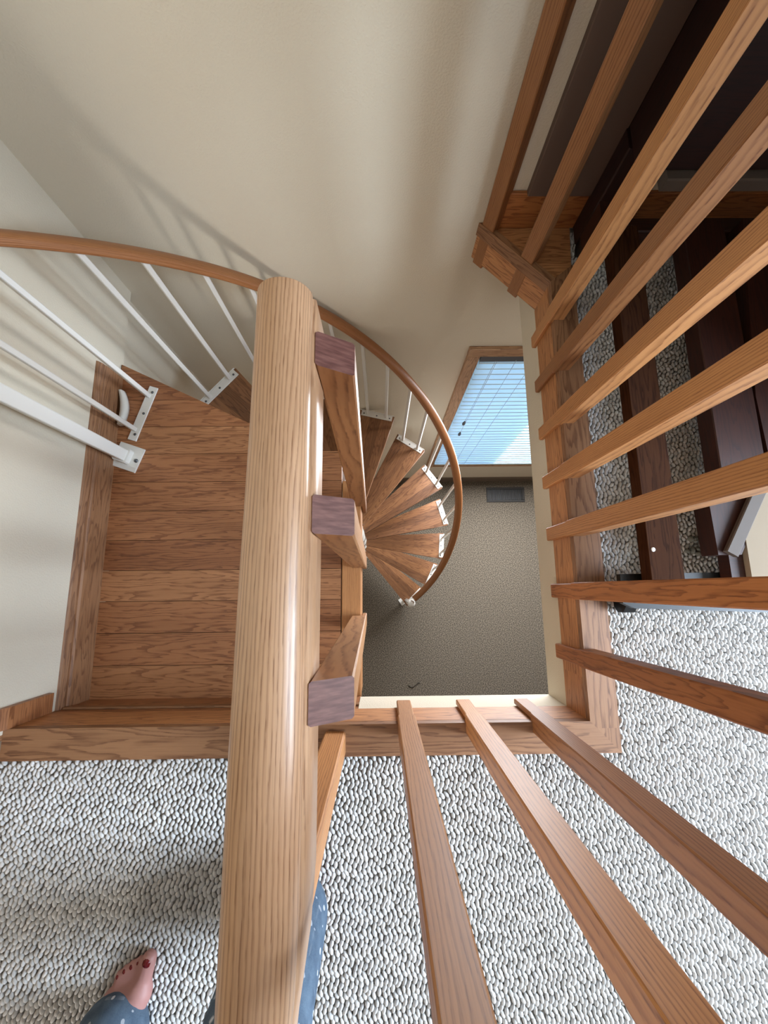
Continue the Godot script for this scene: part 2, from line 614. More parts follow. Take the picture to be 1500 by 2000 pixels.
# ---------------------------------------------------------------- carpet
func carpet() -> void:
	var sphere := SphereMesh.new()
	sphere.radius = 1.0
	sphere.height = 2.0
	sphere.radial_segments = 9
	sphere.rings = 5
	sphere.material = M.loop
	var xf: Array[Transform3D] = []
	var col: Array[Color] = []
	var px := 0.0098
	var pz := 0.0122
	var ix := -110
	while ix * px < 1.9:
		var iz := -85
		while iz * pz < 1.6:
			var x := ix * px
			var z := iz * pz + (0.5 * pz if ix % 2 == 0 else 0.0)
			x += 0.0028 * sin(z * 170.0 + 0.8 * sin(x * 40.0)) + rng.randf_range(-0.0012, 0.0012)
			z += rng.randf_range(-0.0016, 0.0016)
			iz += 1
			var front := z > 0.366 and x > -1.08
			var right := x > 0.525 and z > Z_BACK + 0.016
			if not (front or right):
				continue
			var yaw := 0.55 * sin(z * 170.0 + 1.6 + 0.8 * sin(x * 40.0)) + rng.randf_range(-0.2, 0.2)
			var b := Basis(Vector3.UP, yaw).scaled_local(Vector3(0.0046 * rng.randf_range(0.85, 1.12), 0.0060 * rng.randf_range(0.85, 1.2), 0.0078 * rng.randf_range(0.85, 1.15)))
			xf.append(Transform3D(b, Vector3(x, 0.0035, z)))
			var g := rng.randf_range(0.50, 0.63)
			col.append(Color(g * 1.0, g * 0.985, g * 0.955))
		ix += 1
	var mm := MultiMesh.new()
	mm.transform_format = MultiMesh.TRANSFORM_3D
	mm.use_colors = true
	mm.mesh = sphere
	mm.instance_count = xf.size()
	for i in xf.size():
		mm.set_instance_transform(i, xf[i])
		mm.set_instance_color(i, col[i])
	var o := MultiMeshInstance3D.new()
	o.multimesh = mm
	o.name = numbered("carpet")
	add_child(o)
	o.set_meta("kind", "stuff")
	tag(o, "light grey looped berber carpet on the upper floor", "carpet")

# ---------------------------------------------------------------- railings
# a square baluster lapped over the fascia: front = middle of the well-side face, out = away from the well
func baluster(parent: Node3D, foot: Vector3, top: Vector3, out: Vector3, y_sh: float, mat: Material, w := 0.039, lap := 0.013, thick := 0.038) -> void:
	var t := out.cross(Vector3.UP)
	var st := S()
	var se := S()
	var rings := []
	var c := 0.0022
	for k in [[0.0, w - 0.004, lap], [-1.0, w - 0.004, lap], [-2.0, w, thick], [1.0, w, thick]]:
		var f: float = k[0]
		if f == -1.0:
			f = (y_sh - 0.004 - foot.y) / (top.y - foot.y)
		elif f == -2.0:
			f = (y_sh + 0.004 - foot.y) / (top.y - foot.y)
		var o := foot.lerp(top, f)
		var d: float = k[2]
		var poly := sq(k[1], d, c)
		var r := ring(o + out * d / 2, t, out, poly)
		if k[0] == 1.0:      # the top is cut on a slope, lower on the well side
			for i in r.size():
				r[i].y -= 0.026 * (0.5 - poly[i].y / d)
		rings.append(r)
	loft(st, rings, U(), false, se)
	put(parent, "baluster", st, mat, se, M.end_grain)

func build_railings() -> void:
	# --- rail beside the landing
	var g := thing("landing_railing", "light oak railing with thick round-topped handrail between landing and stairwell", "railing", Vector3(-0.10, Y_LAND, 0.0))
	var st := S()
	var se := S()
	var rings := []
	# profile of the rail (x,y), counter-clockwise seen from -z
	for sct in [[0.50, 0.024], [0.40, 0.014], [0.33, 0.004], [0.27, 0.0], [0.16, 0.0], [0.0, 0.0], [-0.16, 0.0], [-0.312, 0.0]]:
		var z: float = sct[0]
		var cut: float = sct[1]
		var gw := 0.0035 * smoothstep(-0.31, 0.16, z)
		var r := PackedVector3Array()
		r.append(Vector3(-0.126, 0.514, z))
		r.append(Vector3(-0.074 - cut, 0.514, z))
		r.append(Vector3(-0.069 - cut, 0.520, z))
		r.append(Vector3(-0.069 - cut, 0.586, z))
		r.append(Vector3(-0.0735 - cut * 0.9, 0.5885, z))
		for k in range(0, 17):
			var a := PI * k / 16.0
			r.append(Vector3(-0.1015 - gw - cut * 0.3 + (0.0295 + gw - cut * 0.25) * cos(a), 0.592 + 0.0295 * sin(a), z))
		r.append(Vector3(-0.131 - gw * 2, 0.520, z))
		rings.append(r)
	loft(st, rings, Vector2(0.02, 0.05), true, se)
	put(g, "handrail", st, M.rail, se, M.rail)
	for zc in [-0.254, -0.072, 0.108]:
		baluster(g, Vector3(-0.047, -0.36, zc + (0.0 if zc < 0 else -0.006)), Vector3(-0.028, 0.587, zc), Vector3.LEFT, -0.228, M.balusters[3] if zc < -0.2 else M.balusters[2], 0.040, 0.013, 0.041)
	st = S()
	se = S()
	beam(st, Vector3(-0.104, 0.02, 0.335), Vector3(-0.104, 0.515, 0.335), Vector3.RIGHT, 0.046, 0.046, 0.004, Vector2(0, 0.2))
	put(g, "newel", st, M.balusters[0])
	# --- railing round the well
	var w := thing("stairwell_railing", "oak railing of square balusters around the front and right edges of the stairwell", "railing", Vector3(0.45, 0.0, 0.28))
	var k := 0
	for xc in [0.0525, 0.2015, 0.3475]:
		baluster(w, Vector3(xc, -0.112, 0.283), Vector3(xc + 0.002, 0.83, 0.283), Vector3.BACK, 0.008, M.balusters[[2, 0, 3][k]])
		k += 1
	var zs := [0.168, 0.0175, -0.131, -0.273, -0.414, -0.556, -0.695]
	var lean := [-0.018, -0.006, 0.004, 0.008, 0.012, 0.014, -0.01]
	for i in zs.size():
		baluster(w, Vector3(0.445, -0.112, zs[i]), Vector3(0.445, 0.83, zs[i] + lean[i]), Vector3.RIGHT, 0.008, M.balusters[[1, 1, 0, 0, 0, 3, 0][i]])
	var dg := Vector3(1, 0, -1).normalized()
	for q in [Vector3(0.398, -0.112, -0.856), Vector3(0.300, -0.112, -0.955)]:
		baluster(w, q - dg * 0.004, q - dg * 0.004 + Vector3(0, 0.942, 0), dg, 0.008, M.balusters[3])
	var rails := [[Vector3(-0.13, 0.79, 0.358), Vector3(0.56, 0.79, 0.358)], [Vector3(0.522, 0.79, 0.39), Vector3(0.522, 0.79, -0.80)], [Vector3(0.516, 0.79, -0.80), Vector3(0.35, 0.79, -0.966)]]
	for r in rails:
		st = S()
		beam(st, r[0], r[1], Vector3.UP, 0.12, 0.066, 0.015, Vector2(0.02, 0.1))
		put(w, "handrail", st, M.rail)

# ---------------------------------------------------------------- landing
func build_landing() -> void:
	var g := thing("stair_landing", "oak plank landing at the top of the spiral stair", "landing", Vector3(-0.45, Y_LAND, 0.0))
	var outline := PackedVector2Array([Vector2(-0.824, 0.3025), Vector2(-0.118, 0.3025), Vector2(-0.118, -0.41), Vector2(-0.215, -0.41), Vector2(-0.822, -0.704)])
	var z := 0.3028
	var k := 0
	while z > -0.72:
		var strip := PackedVector2Array([Vector2(-1, z - 0.0007), Vector2(0, z - 0.0007), Vector2(0, z - 0.0878), Vector2(-1, z - 0.0878)])
		for poly in Geometry2D.intersect_polygons(outline, strip):
			var st := S()
			slab(st, Array(poly), Y_LAND - 0.022, Y_LAND, Vector2(1, 0), Vector2(0.9 + rng.randf() * 0.05, rng.randf()))
			put(g, "plank", st, M.planks[[2, 0, 0, 2, 1, 0, 0, 0, 2, 0, 1, 0][k % 12]])
		z -= 0.0885
		k += 1
	var st := S()
	slab(st, [Vector2(-0.81, 0.30), Vector2(-0.122, 0.30), Vector2(-0.122, -0.40), Vector2(-0.22, -0.40), Vector2(-0.81, -0.69)], Y_LAND - 0.05, Y_LAND - 0.0225)
	put(g, "subfloor", st, M.planks[1])
	st = S()
	box(st, Vector3(-0.1155, -0.345, -0.315), Vector3(-0.060, Y_LAND, 0.301), 2, 0.002, Vector2(0.1, 0.55))
	put(g, "edge_board", st, M.balusters[0])

# ---------------------------------------------------------------- spiral stair
func square_bar(st: SurfaceTool, p0: Vector3, p1: Vector3, deg: float, w: float) -> void:
	var a := deg_to_rad(deg)
	beam(st, p0, p1, Vector3(cos(a), 0, -sin(a)), w, w, w * 0.12)

func rail_height(i: float) -> float:
	return -2.582 + RISE * i + 0.645

func rail_radius(i: float) -> float:
	return lerpf(0.572, 0.608, smoothstep(0.0, 4.0, i))

func build_spiral() -> void:
	var g := thing("spiral_staircase", "white steel spiral staircase with oak wedge treads and curved oak handrail", "staircase", Vector3(CX, Y_LOW, CZ))
	var st := S()
	lathe(st, Vector3(CX, 0, CZ), [Vector2(0.09, Y_LOW), Vector2(0.09, Y_LOW + 0.012), Vector2(0.042, Y_LOW + 0.02), Vector2(0.042, Y_LAND - 0.05)], 24)
	put(g, "column", st, M.white)
	for i in 10:
		var ang := -45.02 + 20.33 * i
		var y := -2.582 + RISE * i
		var a := deg_to_rad(ang)
		var er := Vector3(cos(a), 0, -sin(a))
		var et := Vector3(-sin(a), 0, -cos(a))
		var o := Vector3(CX, y, CZ)
		var hub := S()
		lathe(hub, Vector3(CX, 0, CZ), [Vector2(0.047, y - 0.06), Vector2(0.047, y - 0.001)], 20)
		put(g, "hub_sleeve", hub, M.white)
		# the tread is glued up of three boards
		var tr := S()
		var inner := 0.036
		var outer := 0.097
		var whole := thing_part(g, "tread", o)
		var cuts := [-1.0, -0.30, 0.38, 1.0]
		for b in 3:
			var plan := []
			for q in [[0.045, cuts[b]], [0.618, cuts[b]], [0.618, cuts[b + 1]], [0.045, cuts[b + 1]]]:
				var w: float = lerpf(inner, outer, (q[0] - 0.045) / 0.573) * q[1]
				var p: Vector3 = o + er * q[0] + et * w
				plan.append(Vector2(p.x, p.z))
			tr = S()
			slab(tr, plan, y - 0.034, y, Vector2(er.x, er.z), Vector2(0.7 + rng.randf() * 0.1, rng.randf()))
			put(whole, "board", tr, M.treads[(i + b) % 3])
		# steel angle on the outer end
		var pl := S()
		beam(pl, o + er * 0.603 - et * 0.086 + Vector3(0, 0.002, 0), o + er * 0.603 + et * 0.086 + Vector3(0, 0.002, 0), er, 0.029, 0.004, 0.0008)
		beam(pl, o + er * 0.6205 - et * 0.092 + Vector3(0, -0.018, 0), o + er * 0.6205 + et * 0.092 + Vector3(0, -0.018, 0), er, 0.004, 0.044, 0.0008)
		var bracket := put(g, "bracket", pl, M.white)
		for s in [-0.072, 0.0, 0.072]:
			var sc := S()
			lathe(sc, o + er * 0.602 + et * s + Vector3(0, 0.004, 0), [Vector2(0.0042, 0.0), Vector2(0.0042, 0.001), Vector2(0.0025, 0.0022)], 10)
			put(bracket, "screw", sc, M.screw)
		for s in [-0.052, 0.050]:
			var da := rad_to_deg(s / 0.606)
			var idx: float = i + da / 20.33
			var bar := S()
			var foot := on_stair(ang + da, 0.606, y + 0.004)
			var head := on_stair(ang + da, rail_radius(idx), rail_height(idx) - 0.005)
			square_bar(bar, foot, head, ang, 0.0135)
			put(g, "spindle", bar, M.white)
	# curved handrail
	var hs := S()
	var rings := []
	var prof := PackedVector2Array([Vector2(-0.017, -0.014), Vector2(0.017, -0.014), Vector2(0.021, -0.009), Vector2(0.0205, 0.0), Vector2(0.0185, 0.003), Vector2(0.0195, 0.007), Vector2(0.016, 0.014), Vector2(0.008, 0.0185), Vector2(-0.008, 0.0185), Vector2(-0.016, 0.014), Vector2(-0.0195, 0.007), Vector2(-0.0185, 0.003), Vector2(-0.0205, 0.0), Vector2(-0.021, -0.009)])
	var n := 96
	for k in range(n + 1):
		var idx := lerpf(-0.18, 10.75, float(k) / n)
		var dg := -45.02 + 20.33 * idx
		var ar := deg_to_rad(dg)
		rings.append(ring(on_stair(dg, rail_radius(idx), rail_height(idx) + 0.01), Vector3(cos(ar), 0, -sin(ar)), Vector3.UP, prof))
	rings.reverse()
	loft(hs, rings, Vector2(0, 0.1), true)
	put(g, "handrail", hs, M.handrail)
	# bottom newel with white ball
	var nb := S()
	var dgn := -45.02 + 20.33 * -0.33
	var base := on_stair(dgn, 0.585, Y_LOW)
	var cap_y := rail_height(-0.3) - 0.012
	square_bar(nb, base, Vector3(base.x, cap_y, base.z), dgn, 0.026)
	put(g, "newel", nb, M.white)
	nb = S()
	beam(nb, base + Vector3(-0.045, 0.003, 0.028), base + Vector3(0.03, 0.003, -0.02), Vector3(0.5, 0, 0.8), 0.06, 0.006, 0.001)
	put(g, "base_plate", nb, M.white)
	nb = S()
	ball(nb, Vector3(base.x, cap_y + 0.02, base.z), Vector3(0.028, 0.028, 0.028))
	put(g, "newel_ball", nb, M.white)
	# landing bracket, spindles and post
	var d := (Vector3(-0.7115, 0, -0.624) - Vector3(-0.7645, 0, -0.4495)).normalized()
	var c0 := Vector3(-0.7645, Y_LAND + 0.0025, -0.4495)
	var c1 := Vector3(-0.7115, Y_LAND + 0.0025, -0.624)
	nb = S()
	beam(nb, c0, c1, Vector3.UP, 0.005, 0.028, 0.001)
	var lb := put(g, "bracket", nb, M.white)
	for f in [0.11, 0.5, 0.9]:
		var sc := S()
		lathe(sc, c0.lerp(c1, f) + Vector3(0.003, 0.0025, 0.001), [Vector2(0.0042, 0.0), Vector2(0.0042, 0.001), Vector2(0.0025, 0.0022)], 10)
		put(lb, "screw", sc, M.screw)
	for q in [[0.20, 10.45], [0.83, 10.08]]:
		nb = S()
		var foot := c0.lerp(c1, q[0]) - Vector3(0.004, 0, 0)
		square_bar(nb, foot, Vector3(foot.x, rail_height(q[1]) - 0.005, foot.z), 162, 0.0135)
		put(g, "spindle", nb, M.white)
	nb = S()
	var pc := Vector3(-0.771, Y_LAND, -0.395)
	var ax := Vector3(0.94, 0, 0.33)
	beam(nb, pc + Vector3(0, 0.003, 0) - ax * 0.040, pc + Vector3(0, 0.003, 0) + ax * 0.040, Vector3.UP, 0.006, 0.078, 0.001)
	put(g, "base_plate", nb, M.white)
	nb = S()
	var pf := pc + Vector3(-0.008, 0.006, -0.003)
	beam(nb, pf, pf + Vector3(0, 0.02, 0), ax, 0.044, 0.044, 0.004)
	put(g, "post_collar", nb, M.white)
	nb = S()
	beam(nb, pf + Vector3(0, 0.02, 0), Vector3(pf.x, 0.56, pf.z), ax, 0.034, 0.034, 0.002)
	put(g, "post", nb, M.white)
	nb = S()
	lathe(nb, pc + ax * 0.026 + Vector3(0.003, 0.006, 0.004), [Vector2(0.006, 0.0), Vector2(0.006, 0.002), Vector2(0.003, 0.004)], 12)
	put(g, "screw", nb, M.screw)

func thing_part(parent: Node3D, called: String, at: Vector3) -> Node3D:
	var o := Node3D.new()
	o.name = child_name(parent, called)
	parent.add_child(o)
	o.position = at - world_of(parent)
	return o

# ---------------------------------------------------------------- window with blinds
func build_window() -> void:
	var w := struct_node("window_1", "oak-cased lower window behind white slatted blinds")
	var x0 := 0.43
	var x1 := 1.60
	var y0 := -2.31
	var y1 := -0.63
	var st := S()
	box(st, Vector3(x0 - 0.056, y0, Z_BACK), Vector3(x0, y1 + 0.0, Z_BACK + 0.018), 1, 0.003, Vector2(0, 0.3))
	put(w, "casing", st, M.casing)
	st = S()
	box(st, Vector3(x1, y0, Z_BACK), Vector3(x1 + 0.056, y1, Z_BACK + 0.018), 1, 0.003, Vector2(0, 0.6))
	put(w, "casing", st, M.casing)
	st = S()
	box(st, Vector3(x0 - 0.056, y1, Z_BACK), Vector3(x1 + 0.056, y1 + 0.056, Z_BACK + 0.018), 0, 0.003, Vector2(0, 0.9))
	put(w, "casing", st, M.casing)
	st = S()
	box(st, Vector3(x0 - 0.03, y0 - 0.012, Z_BACK), Vector3(x1 + 0.03, y0, Z_BACK + 0.012), 0, 0.003, Vector2(0, 0.15))
	put(w, "sill", st, M.casing)
	for f in [[Vector3(x0, y0, -1.08), Vector3(x0 + 0.04, y1, -1.05)], [Vector3(x1 - 0.04, y0, -1.08), Vector3(x1, y1, -1.05)], [Vector3(x0 + 0.04, y0, -1.08), Vector3(x1 - 0.04, y0 + 0.04, -1.05)], [Vector3(x0 + 0.04, y1 - 0.04, -1.08), Vector3(x1 - 0.04, y1, -1.05)]]:
		st = S()
		box(st, f[0], f[1], 1)
		put(w, "sash", st, M.white)
	st = S()
	box(st, Vector3(x0 + 0.04, y0 + 0.04, -1.068), Vector3(x1 - 0.04, y1 - 0.04, -1.062), 1, 0.0)
	put(w, "pane", st, M.glass)
	# blinds
	var b := thing("window_blinds", "white slatted blinds hanging in the oak-framed lower window", "blinds", Vector3(1.0, y0, -0.99))
	st = S()
	box(st, Vector3(x0 + 0.012, y1 - 0.066, -1.015), Vector3(x1 - 0.012, y1 - 0.002, -0.968), 0, 0.002)
	put(b, "head_rail", st, plain(Color(0.30, 0.31, 0.33), 0.5))
	var n := 33
	var top := y1 - 0.088
	var bottom := y0 + 0.02
	var tilt := deg_to_rad(16.0)
	for k in n:
		var y := lerpf(top, bottom, float(k) / (n - 1))
		st = S()
		var up := Vector3(0, sin(tilt), cos(tilt))
		beam(st, Vector3(x0 + 0.014, y, -0.992), Vector3(x1 - 0.014, y, -0.992), up, 0.050, 0.0060, 0.0016)
		put(b, "slat", st, M.slat)
	st = S()
	box(st, Vector3(x0 + 0.014, y0 + 0.001, -1.012), Vector3(x1 - 0.014, y0 + 0.014, -0.972), 0, 0.002)
	put(b, "bottom_rail", st, M.slat)
	for x in [0.60, 0.68, 1.30]:
		st = S()
		beam(st, Vector3(x, y1 - 0.05, -0.966), Vector3(x, y0 + 0.01, -0.966), Vector3.RIGHT, 0.0015, 0.0015, 0.0003)
		put(b, "ladder_cord", st, M.cord)
	for q in [[0.508, -1.36], [0.515, -1.54]]:
		st = S()
		beam(st, Vector3(q[0], y1 - 0.05, -0.962), Vector3(q[0], q[1], -0.962), Vector3.RIGHT, 0.0015, 0.0015, 0.0003)
		var c := put(b, "pull_cord", st, M.cord)
		st = S()
		lathe(st, Vector3(q[0], q[1], -0.962), [Vector2(0.008, -0.045), Vector2(0.0095, -0.03), Vector2(0.004, 0.0)], 10)
		put(c, "tassel", st, plain(Color(0.30, 0.31, 0.33), 0.6))
	# unseen house block and eave, added outside to shade part of the window
	var shade_piece := thing("added_house_wing", "unseen house block and eave added outside to shade part of the lower window", "house", Vector3(-0.4, Y_LOW, -2.0))
	st = S()
	wbox(st, -1.6, 0.22, Y_LOW, 1.6, -1.95, -1.10)
	put(shade_piece, "wall", st, M.outside)
	st = S()
	wbox(st, -1.8, 2.9, 0.05, 0.17, -2.35, -1.10)
	put(shade_piece, "eave", st, M.outside)
	# floor register
	var v := thing("floor_register", "dark brown metal floor register in the lower carpet below the window", "vent", Vector3(1.17, Y_LOW, -0.825))
	for f in [[Vector3(0.992, Y_LOW, -0.898), Vector3(1.347, Y_LOW + 0.008, -0.878)], [Vector3(0.992, Y_LOW, -0.776), Vector3(1.347, Y_LOW + 0.008, -0.756)], [Vector3(0.992, Y_LOW, -0.878), Vector3(1.014, Y_LOW + 0.008, -0.776)], [Vector3(1.325, Y_LOW, -0.878), Vector3(1.347, Y_LOW + 0.008, -0.776)]]:
		st = S()
		box(st, f[0], f[1], 0, 0.003)
		put(v, "frame", st, M.vent)
	st = S()
	box(st, Vector3(1.014, Y_LOW, -0.878), Vector3(1.325, Y_LOW + 0.001, -0.776), 0, 0.0)
	put(v, "backing", st, M.black)
	for k in 24:
		st = S()
		var x := 1.022 + k * 0.0128
		box(st, Vector3(x, Y_LOW + 0.0012, -0.877), Vector3(x + 0.0055, Y_LOW + 0.0065, -0.777), 2, 0.001)
		put(v, "louver", st, M.vent)

# ---------------------------------------------------------------- bed frame
func build_bed() -> void:
	var g := thing("bed_frame", "dismantled dark wooden bed frame on black casters behind the balusters", "bed", Vector3(0.9, 0, -0.4))
	var st := S()
	# headboard against the back wall
	st = S()
	box(st, Vector3(0.535, 0.275, -0.968), Vector3(1.12, 1.06, -0.84), 0, 0.003, Vector2(0, 0.5))
	put(g, "headboard", st, M.maroon)
	st = S()
	box(st, Vector3(0.60, 0.245, -0.94), Vector3(1.12, 0.274, -0.82), 0, 0.003, Vector2(0, 0.7))
	put(g, "headboard_ledge", st, M.grey_wood)
	st = S()
	box(st, Vector3(0.53, 0.02, -0.958), Vector3(0.60, 0.272, -0.90), 1, 0.003, Vector2(0, 0.2))
	put(g, "headboard_post", st, M.maroon)
	st = S()
	box(st, Vector3(0.53, 0.05, -0.90), Vector3(0.60, 0.15, -0.832), 1, 0.003, Vector2(0, 0.1))
	put(g, "corner_block", st, M.dark_wood)
	st = S()
	box(st, Vector3(0.60, 0.06, -0.89), Vector3(1.12, 0.115, -0.85), 0, 0.003, Vector2(0, 0.35))
	put(g, "cross_rail", st, M.dark_wood)
	# side rail seen nearest the well
	st = S()
	box(st, Vector3(0.546, 0.116, -0.832), Vector3(0.614, 0.150, 0.03), 2, 0.001, Vector2(0.05, 0.15))
	var ra := put(g, "side_rail", st, M.dark_rail)
	st = S()
	lathe(st, Vector3(0.556, 0.150, -0.067), [Vector2(0.0045, 0.0), Vector2(0.0045, 0.0008), Vector2(0.002, 0.0012)], 12)
	put(ra, "screw", st, M.paint)
	st = S()
	box(st, Vector3(0.721, 0.105, -0.85), Vector3(0.820, 0.150, -0.19), 2, 0.002, Vector2(0.05, 0.5))
	put(g, "side_rail", st, M.dark_wood)
	st = S()
	slab(st, [Vector2(0.688, -0.19), Vector2(0.82, -0.19), Vector2(0.74, -0.055), Vector2(0.692, -0.055)], 0.10, 0.146, Vector2(0, 1), Vector2(0, 0.3))
	put(g, "rail_bracket", st, M.dark_wood)
	st = S()
	beam(st, Vector3(0.712, 0.152, -0.056), Vector3(0.790, 0.156, -0.19), Vector3(1, 0, 0.5), 0.026, 0.012, 0.002)
	put(g, "brace", st, M.grey_wood)
	st = S()
	slab(st, [Vector2(0.722, -0.055), Vector2(0.75, -0.10), Vector2(0.752, 0.03), Vector2(0.722, 0.03)], 0.105, 0.135)
	put(g, "rail_end", st, M.dark_wood)
	st = S()
	slab(st, [Vector2(0.752, -0.092), Vector2(0.84, -0.24), Vector2(1.05, -0.24), Vector2(1.05, 0.03), Vector2(0.752, 0.03)], 0.12, 0.148)
	put(g, "panel", st, M.beige)
	st = S()
	slab(st, [Vector2(0.868, -0.85), Vector2(0.96, -0.85), Vector2(0.98, -0.25), Vector2(0.83, -0.25), Vector2(0.824, -0.40)], 0.10, 0.149, Vector2(0, 1), Vector2(0, 0.7))
	put(g, "side_rail", st, M.dark_wood)
	# black steel end bar and casters
	st = S()
	slab(st, [Vector2(0.511, -0.019), Vector2(1.12, -0.024), Vector2(1.12, 0.076), Vector2(0.535, 0.053), Vector2(0.511, 0.042)], 0.085, 0.100)
	put(g, "end_bar", st, M.black)
	for c in [Vector3(0.553, 0, 0.038), Vector3(0.548, 0, -0.885), Vector3(1.07, 0, 0.03), Vector3(1.07, 0, -0.88)]:
		st = S()
		beam(st, c + Vector3(-0.013, 0.034, 0), c + Vector3(0.013, 0.034, 0), Vector3.UP, 0.054, 0.054, 0.016)
		var wl := put(g, "caster", st, M.black)
		st = S()
		beam(st, c + Vector3(0, 0.055, 0), c + Vector3(0, 0.09, 0), Vector3.RIGHT, 0.018, 0.018, 0.004)
		put(wl, "stem", st, M.black)
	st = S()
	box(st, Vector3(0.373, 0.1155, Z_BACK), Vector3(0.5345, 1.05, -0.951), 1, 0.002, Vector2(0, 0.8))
	var wp := put(self, "wall_shade_panel", st, M.shade_piece)  # dark board in place of the shade on this strip of wall
	tag(wp, "thin grey-brown board standing in for shade on the back wall beside the dark headboard", "panel")
	# tall cupboard added out of view so its shade lies over the bed
	var wd := thing("added_wardrobe", "unseen dark two-door cupboard added right of the bed frame to shade it", "added_wardrobe", Vector3(1.5, 0.01, -0.58))
	st = S()
	box(st, Vector3(1.16, 0.01, -0.95), Vector3(1.84, 1.95, -0.22), 1, 0.004, Vector2(0, 0.2))
	put(wd, "body", st, M.dark_wood)
	for x in [1.175, 1.505]:
		st = S()
		box(st, Vector3(x, 0.06, -0.219), Vector3(x + 0.32, 1.91, -0.20), 1, 0.004, Vector2(0, 0.5))
		var dr := put(wd, "door", st, M.dark_wood)
		st = S()
		ball(st, Vector3(x + (0.28 if x < 1.3 else 0.04), 1.0, -0.188), Vector3(0.014, 0.014, 0.014))
		put(dr, "knob", st, M.screw)
	var oc := thing("added_cabinet", "unseen long dark cabinet added above the head of the bed to block light", "cabinet", Vector3(0.76, 1.06, -0.6))  # added out of view to keep light off the corner by the headboard
	st = S()
	box(st, Vector3(0.36, 1.06, Z_BACK), Vector3(1.155, 1.6, -0.24), 0, 0.004, Vector2(0, 0.6))
	put(oc, "body", st, M.dark_wood)
	for x in [0.365, 0.763]:
		st = S()
		box(st, Vector3(x, 1.065, -0.239), Vector3(x + 0.388, 1.595, -0.22), 1, 0.004, Vector2(0, 0.3))
		var cd := put(oc, "door", st, M.dark_wood)
		st = S()
		ball(st, Vector3(x + 0.194, 1.12, -0.21), Vector3(0.012, 0.012, 0.012))
		put(cd, "knob", st, M.screw)
	# lint on the carpet
	st = S()
	for k in 9:
		var p := Vector3(0.728 + rng.randf() * 0.03, 0.008, -0.087 + rng.randf_range(-0.02, 0.02))
		ball(st, p, Vector3(rng.randf_range(0.005, 0.011), 0.008, rng.randf_range(0.005, 0.011)), 7, 4)
	var l := put(self, "lint_clump", st, M.lint)
	tag(l, "small flattened grey lint clump on carpet between the bed rails", "lint")

func build_small() -> void:
	# thread on the lower carpet
	var sth := S()
	var trings := []
	for k in 13:
		var f := k / 12.0
		var c := Vector3(0.225 + 0.10 * f, Y_LOW + 0.004, 0.85 + 0.018 * sin(f * 5.0))
		trings.append(ring(c, Vector3.BACK, Vector3.UP, sq(0.006, 0.006, 0.0015)))
	trings.reverse()
	loft(sth, trings, Vector2.ZERO, true)
	var th := put(self, "carpet_thread", sth, plain(Color(0.20, 0.18, 0.15), 0.95))
	tag(th, "short dark thread lying on the brown lower carpet", "thread")
	# white curved handle lying on the landing beside the baseboard
	var st := S()
	var rings := []
	for k in 9:
		var f := k / 8.0
		var c := Vector3(lerpf(-0.806, -0.800, f) + 0.010 * sin(PI * f), Y_LAND + 0.012, lerpf(-0.608, -0.496, f))
		var w := 0.0085 * (0.55 + 0.75 * sin(PI * clampf(f * 0.8 + 0.12, 0, 1)))
		rings.append(ring(c, Vector3.RIGHT, Vector3.UP, PackedVector2Array([Vector2(-w, -0.010), Vector2(w, -0.010), Vector2(w * 1.1, 0.0), Vector2(w * 0.6, 0.010), Vector2(-w * 0.6, 0.010), Vector2(-w * 1.1, 0.0)])))
	rings.reverse()
	loft(st, rings, Vector2.ZERO, true)
	var o := put(self, "plastic_handle", st, M.white)
	tag(o, "small white curved plastic handle lying on landing beside the baseboard", "handle")


